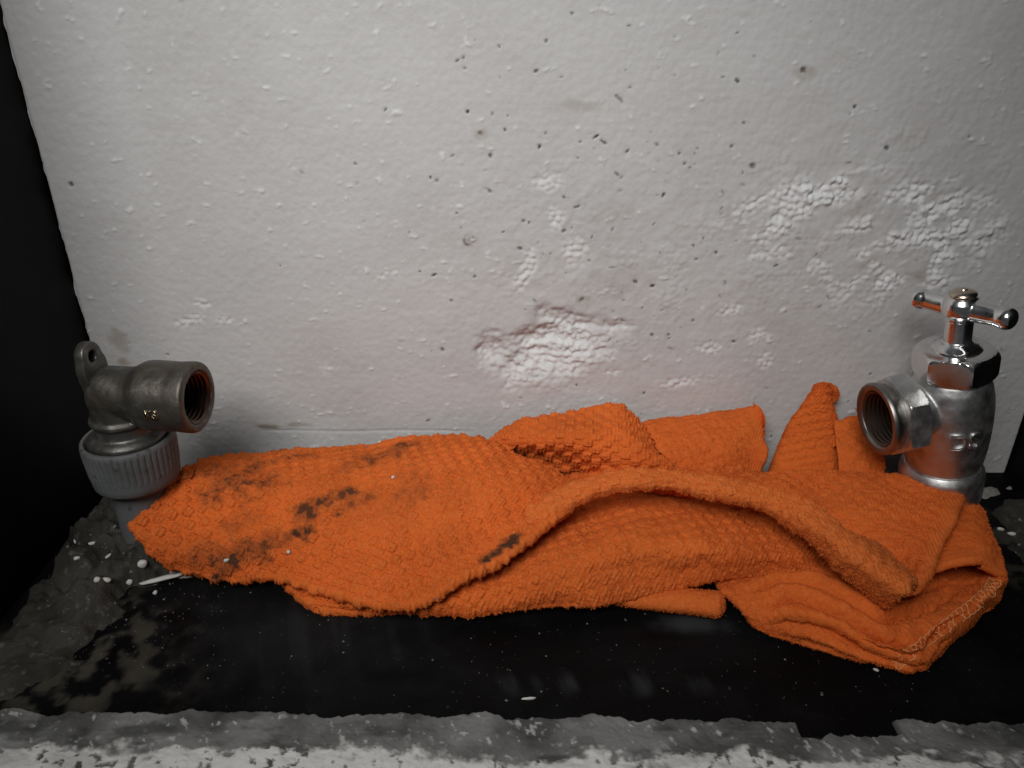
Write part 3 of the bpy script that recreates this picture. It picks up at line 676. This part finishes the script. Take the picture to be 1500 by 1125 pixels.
# E main flap
E = sheet([[(266, 690, 2.4), (312, 669, 2.3), (420, 661, 2.1), (520, 651, 2.1), (640, 638, 2.3), (715, 645, 2.3), (765, 668, 2.1), (830, 702, 1.9)],
       [(232, 730, 2.15), (320, 712, 2.2), (430, 706, 2.25), (530, 696, 2.4), (640, 688, 2.6), (710, 688, 2.6), (772, 694, 2.5), (832, 714, 2.2)],
       [(198, 769, 1.7), (300, 770, 1.5), (420, 765, 1.65), (530, 760, 1.85), (640, 752, 2.1), (712, 738, 2.35), (768, 724, 2.4), (830, 724, 2.3)],
       [(222, 808, 1.0), (310, 820, .9), (410, 812, 1.0), (500, 822, 1.15), (600, 826, 1.35), (680, 796, 1.8), (757, 760, 2.15), (826, 732, 2.3)],
       [(246, 832, .55), (330, 848, .45), (402, 842, .65), (478, 862, .75), (575, 884, .9), (655, 852, 1.5), (748, 800, 2.1), (822, 742, 2.5)]], ('top', 'bottom', 'left', 'right'), .15, seed=13, amp=1.0, alpha=-27, wr=.09, res=.0255, cell=.31, pile=.4)

# towel surface data -> meshes
stains = [(345, 705, .9, .45, .75), (385, 705, .6, .4, .55), (365, 685, .5, .3, .6), (350, 812, .75, .22, 1.0), (325, 820, .4, .25, .8), (385, 800, .6, .25, .7), (365, 690, .4, .35, .6), (455, 745, .6, .25, .8), (495, 725, .55, .3, .8),
          (478, 735, .7, .2, .7), (443, 778, .3, .22, .95), (440, 765, .3, .2, .5), (395, 790, .5, .25, .6), (420, 785, .3, .18, .5), (300, 815, .5, .3, .5), (350, 765, .5, .25, .35), (560, 668, .7, .4, .6), (520, 680, .4, .3, .5), (605, 715, .8, .3, .35), (545, 725, .45, .2, .5),
          (580, 655, .8, .2, .7), (430, 668, .9, .25, .5), (410, 655, .7, .2, .5), (370, 665, .7, .2, .5), (600, 700, .6, .4, .3), (315, 690, .6, .3, .5)]
stains_ridge = [(742, 798, .5, .14, 2.2), (752, 790, .4, .12, 2.0)]
def stain_attr(S):
    G = S['G']; out = np.zeros(G.shape[:2]); x, y, z = G[..., 0], G[..., 1], G[..., 2]
    # where each stain sits on this sheet: the vertex nearest to that line of sight
    dz = y * _c + (CAM_H - z) * _s; dy = (CAM_H - z) * _c - y * _s
    PX, PY = 750 + FPX * x / dz, 562.5 + FPX * dy / dz
    nz_ = fbm(x * 2.6, (y + z) * 2.6, seed=70, oct=4)
    for (px, py, a, b, st) in stains + stains_ridge:
        D = np.hypot(PX - px, PY - py); i = np.unravel_index(np.argmin(np.where(S['n'][..., 2] > .1, D, 1e9)), D.shape)
        if D[i] > 12: continue
        c = G[i]; dx, dyy = x - c[0], (y - c[1]) * 1.1 + (z - c[2]) * .3
        ang = R(38); u, v = dx * math.cos(ang) + dyy * math.sin(ang), -dx * math.sin(ang) + dyy * math.cos(ang)
        e = np.hypot(u / (a * 1.45), v / (b * 2.0)) + .5 * nz_
        out = np.maximum(out, st * (1 - sstep(.2, 1.15, e)) * (np.abs(z - c[2]) < 1.0))
    return np.clip(out * (.5 + .6 * sstep(-.15, .45, fbm(x * 4.5, y * 4.5, z * 4.5, seed=72, oct=3))), 0, .92)
E['stain'] = stain_attr(E)
vs, fs, st, fd, pm = [], [], [], [], []
hv, hf = [], []
off = 0
P0 = np.array(at(760, 800, 0))
tri_v, tri_st, tri_fd = [], [], []
for S in SHEETS:
    G = S['G'] - P0; nv, nu = G.shape[:2]
    stn = S.get('stain', np.zeros((nv, nu)))
    vs.append(G.reshape(-1, 3)); fs.append(grid_faces(nv, nu, off)); off += nv * nu
    st.append(stn.ravel()); fd.append(S['fade'].ravel())
    # short terry pile standing on the surface
    n = int(nv * nu * .42 * S['pile'])
    i, j = rng.integers(0, nv - 1, n), rng.integers(0, nu - 1, n)
    keep = (rng.random(n) > .85 * S['hz'][i, j]); i, j = i[keep], j[keep]; n = len(i)
    p = G[i, j] + (G[i + 1, j] - G[i, j]) * rng.random((n, 1)) + (G[i, j + 1] - G[i, j]) * rng.random((n, 1))
    nn = S['n'][i, j]; d = nn * .9 + rng.normal(0, .55, (n, 3)); d /= np.linalg.norm(d, axis=1, keepdims=True)
    L = rng.uniform(.025, .062, (n, 1)) * (1 - .4 * S['hz'][i, j])[:, None]
    sd = np.cross(d, rng.normal(0, 1, (n, 3))); sd /= np.linalg.norm(sd, axis=1, keepdims=True) + 1e-9; wd = rng.uniform(.010, .019, (n, 1))
    T = np.stack([p - sd * wd - nn * .01, p + sd * wd - nn * .01, p + d * L], 1)
    if S['pile'] > 0: tri_v.append(T.reshape(-1, 3)); tri_st.append(np.repeat(stn[i, j], 3)); tri_fd.append(np.repeat(np.clip(S['fade'][i, j] + rng.uniform(-.1, .3, n), 0, 1), 3))
me = mesh_np('cloth', np.concatenate(vs), np.concatenate(fs), {'stain': np.concatenate(st), 'fade': np.concatenate(fd)})
clo = obj('cloth', me, M_ORANGE, tow)
tv = np.concatenate(tri_v); me = mesh_np('terry_pile', tv, np.arange(len(tv)).reshape(-1, 3), {'stain': np.concatenate(tri_st), 'fade': np.concatenate(tri_fd)}, smooth=False)
obj('terry_pile', me, M_ORANGE, clo, kind='stuff')
print('cloth verts', off, 'pile tris', len(tv) // 3)

# hem stitching: looped overlock thread along the front hem of the lower piece
def thread(name, G_pts, r=.016):
    cu = bpy.data.curves.new(name, 'CURVE'); cu.dimensions = '3D'; cu.bevel_depth = r * U; cu.bevel_resolution = 1
    sp = cu.splines.new('POLY'); sp.points.add(len(G_pts) - 1)
    for q, p in zip(sp.points, G_pts): q.co = (p[0] * U, p[1] * U, p[2] * U, 1)
    o = bpy.data.objects.new(name, cu); COL.objects.link(o)
    dg = bpy.context.evaluated_depsgraph_get(); dg.update()
    me = bpy.data.meshes.new_from_object(o.evaluated_get(dg)); bpy.data.objects.remove(o)
    return me
SI = LOWER['G']; SN = LOWER['n']
def on_sheet(px, py, up=.03):
    x, y, z = SI[..., 0], SI[..., 1], SI[..., 2]
    dz = y * _c + (CAM_H - z) * _s; dy = (CAM_H - z) * _c - y * _s
    D = np.hypot(750 + FPX * x / dz - px, 562.5 + FPX * dy / dz - py) + 1e3 * (SN[..., 2] < .05)
    i = np.unravel_index(np.argmin(D), D.shape); return SI[i] + SN[i] * up - P0
line = np.array([(1458, 850), (1447, 868), (1427, 886), (1400, 906), (1375, 925), (1350, 944), (1328, 962), (1312, 974)], float)
nloop = 26; pts = []
base = cr(line, np.linspace(0, len(line) - 1, nloop * 10))
tg = np.gradient(base, axis=0); tg /= np.linalg.norm(tg, axis=1, keepdims=True); pn = np.stack([-tg[:, 1], tg[:, 0]], 1)
for k in range(nloop * 10):
    a = 2 * math.pi * k / 10
    q = base[k] + pn[k] * 9 * math.cos(a) + tg[k] * 4.5 * math.sin(2 * a)
    pts.append(on_sheet(q[0], q[1]))
obj('hem_stitching', thread('hem_stitching', pts, .014), M_THREAD, clo, label='pale orange looped stitching along the hem')

# ------------------------------------------------------------------ crumbs
def crumb_mesh(name, sx, sy, sz, seed):
    bm = bmesh.new(); bmesh.ops.create_icosphere(bm, subdivisions=2, radius=1)
    for v in bm.verts:
        n = float(fbm(np.array([v.co.x * 1.3 + seed]), np.array([v.co.y * 1.3]), np.array([v.co.z * 1.3]), seed=seed)[0])
        v.co = Vector((v.co.x * sx, v.co.y * sy, v.co.z * sz)) * (1 + .25 * n) * U
    me = bpy.data.meshes.new(name); bm.to_mesh(me); bm.free()
    me.polygons.foreach_set('use_smooth', np.full(len(me.polygons), True)); return me
dg = bpy.context.evaluated_depsgraph_get(); dg.update()
def ground_at(px, py):
    """first surface met along that line of sight, from above"""
    d = Vector(ray(px, py)).normalized()
    ok, loc, nrm, idx, o, mtx = scn.ray_cast(dg, Vector((0, 0, CAM_H * U)) + d * .02, d)
    return (Vector(loc) / U) if ok else Vector(at(px, py))
cs = .0195
def crumb(px, py, lx, ly, rot, label, group, name='foam_crumb', hgt=None):
    p = ground_at(px, py); hz_ = hgt or min(lx, ly) * cs * .5
    o = obj(name, crumb_mesh(name, lx * cs * .5, ly * cs * .5, hz_, int(px)), M_CRUMB, label=label, cat='foam crumb', group=group)
    o.location = Vector((p.x, p.y, p.z + hz_ * .45)) * U; o.rotation_euler = (0, 0, R(rot))
GRAINS = []
def crumbs(lst, tail):
    for (px, py, a, b, r, lab) in lst:
        if lab: crumb(px, py, a, b, r, lab, 'white foam crumbs')
        else: GRAINS.append((px, py, max(a, b) * cs * .42))
crumbs([(143, 851, 11, 10, 0, 'round white foam crumb on the mortar, left one of a touching pair'), (157, 851, 15, 8, -10, 'oblong white foam crumb on the mortar, right one of a touching pair'),
        (190, 854, 9, 9, 0, 'round white foam crumb at the left end of the thin white sliver'), (135, 797, 14, 6, 15, 'flat oblong pale crumb high on the mortar left of the grey pipe'),
        (110, 793, 13, 4, -60, 'thin pale chip tilted steeply on the mortar near the left wall'), (99, 801, 7, 7, 0, None), (113, 819, 10, 6, 20, 'dull pale crumb on the mortar below the tilted chip'),
        (159, 815, 5, 12, -20, 'narrow upright white chip on the mortar left of the pale cement ridge'), (168, 771, 10, 4, 10, None), (133, 783, 6, 4, -45, None), (130, 878, 4, 4, 0, None), (192, 838, 9, 4, -40, None), (92, 925, 5, 5, 0, None), (169, 884, 5, 4, 0, None),
        (210, 828, 15, 14, 0, 'largest round white foam crumb, beside the pale cement ridge'),
        (228, 869, 7, 8, 0, 'small white crumb on the black floor just below the white sliver'), (240, 878, 6, 4, 40, None), (503, 940, 5, 4, 30, None), (503, 956, 6, 5, 0, None), (634, 967, 5, 4, 0, None), (800, 961, 4, 4, 0, None), (790, 928, 4, 3, 0, None), (860, 914, 4, 3, 0, None), (185, 908, 5, 3, 0, None),
        (427, 961, 4, 4, 0, None), (1204, 1018, 5, 3, 30, None), (1150, 966, 4, 4, 0, None), (742, 1026, 6, 4, 0, None), (775, 1024, 20, 4, 5, 'flat pale flake on the black floor at the sill edge'), (793, 1013, 6, 6, 0, None), (1283, 982, 8, 4, -40, 'white flake touching the lower front hem of the towel'), (367, 868, 5, 3, 0, None), (690, 935, 3, 3, 0, None),
        (332, 822, 9, 6, 30, 'white foam crumb on the darkest stain of the towel'), (423, 810, 7, 7, 0, 'round white foam crumb on clean orange cloth right of the darkest stain'), (362, 819, 5, 5, 0, None), (536, 655, 6, 4, 20, None), (556, 648, 7, 5, 0, 'white foam crumb on the top edge of the towel against the foam board'),
        (576, 700, 7, 5, 40, 'white foam crumb on the middle of the towel left of the ridge'), (394, 792, 4, 4, 0, None), (337, 790, 6, 4, 0, None), (222, 752, 4, 4, 0, None), (638, 877, 6, 4, 40, None),
        (1465, 776, 12, 7, -10, 'pale crumb on the dirt nearest to the right edge of the towel'), (1482, 783, 13, 7, -20, 'pale oblong crumb on the dirt, second from the right edge of the towel'), (1494, 762, 10, 8, 40, None), (1493, 798, 8, 6, 0, None), (1488, 809, 5, 5, 0, None)], '')
# flat white sliver
p = at(238, 851); q0, q1 = ground_at(208, 856), ground_at(270, 845); zz = max(q0.z, q1.z)
me = crumb_mesh('foam_sliver', .7, .085, .05, 77)
for v in me.vertices:
    t = v.co.x / (.75 * U); v.co.y += .0003 * math.sin(t * 9); v.co.y *= (1.15 if abs(t) < .9 else 1)
o = obj('foam_sliver', me, M_CRUMB, label='thin white foam sliver poking out from under the towel beside the mortar', cat='foam sliver')
o.location = Vector(((q0.x + q1.x) / 2, (q0.y + q1.y) / 2, zz + .06)) * U; o.rotation_euler = (0, 0, math.atan2(q1.y - q0.y, q1.x - q0.x))
# uncountable dust grains on floor and mortar
V, F = [], []
for (px, py, sz) in GRAINS:
    p = ground_at(px, py); o_ = len(V); M_ = Matrix.Rotation(random.uniform(0, 6), 3, random.choice('XYZ'))
    for c in ((1, 0, 0), (-1, 0, 0), (0, 1, 0), (0, -1, 0), (0, 0, 1), (0, 0, -1)): V.append(tuple(Vector(p) + M_ @ Vector(c) * sz * random.uniform(.7, 1.2)))
    F += [(o_ + a, o_ + b, o_ + c) for a, b, c in ((0, 2, 4), (2, 1, 4), (1, 3, 4), (3, 0, 4), (2, 0, 5), (1, 2, 5), (3, 1, 5), (0, 3, 5))]
for k in range(420):
    if k % 3: px, py = random.uniform(60, 330), random.uniform(760, 980)
    else: px, py = random.uniform(250, 1450), random.uniform(880, 1035)
    p = ground_at(px, py); s = random.uniform(.006, .018) if random.random() < .93 else .026
    if p.y > 23 or p.z > 1.0 or p.x < XL + .15: continue
    o_ = len(V); M_ = Matrix.Rotation(random.uniform(0, 6), 3, random.choice('XYZ'))
    for c in ((1, 1, 1), (-1, -1, 1), (-1, 1, -1), (1, -1, -1)):
        V.append(tuple(Vector(p) + M_ @ Vector(c) * s * random.uniform(.6, 1.3)))
    F += [(o_, o_ + 1, o_ + 2), (o_, o_ + 3, o_ + 1), (o_, o_ + 2, o_ + 3), (o_ + 1, o_ + 3, o_ + 2)]
obj('dust_grains', mesh_np('dust_grains', np.array(V), np.array(F), smooth=False), mat('pale_grit', (.17, .165, .15), .9), label='fine pale grit and dust scattered over the black floor', cat='dust', kind='stuff')
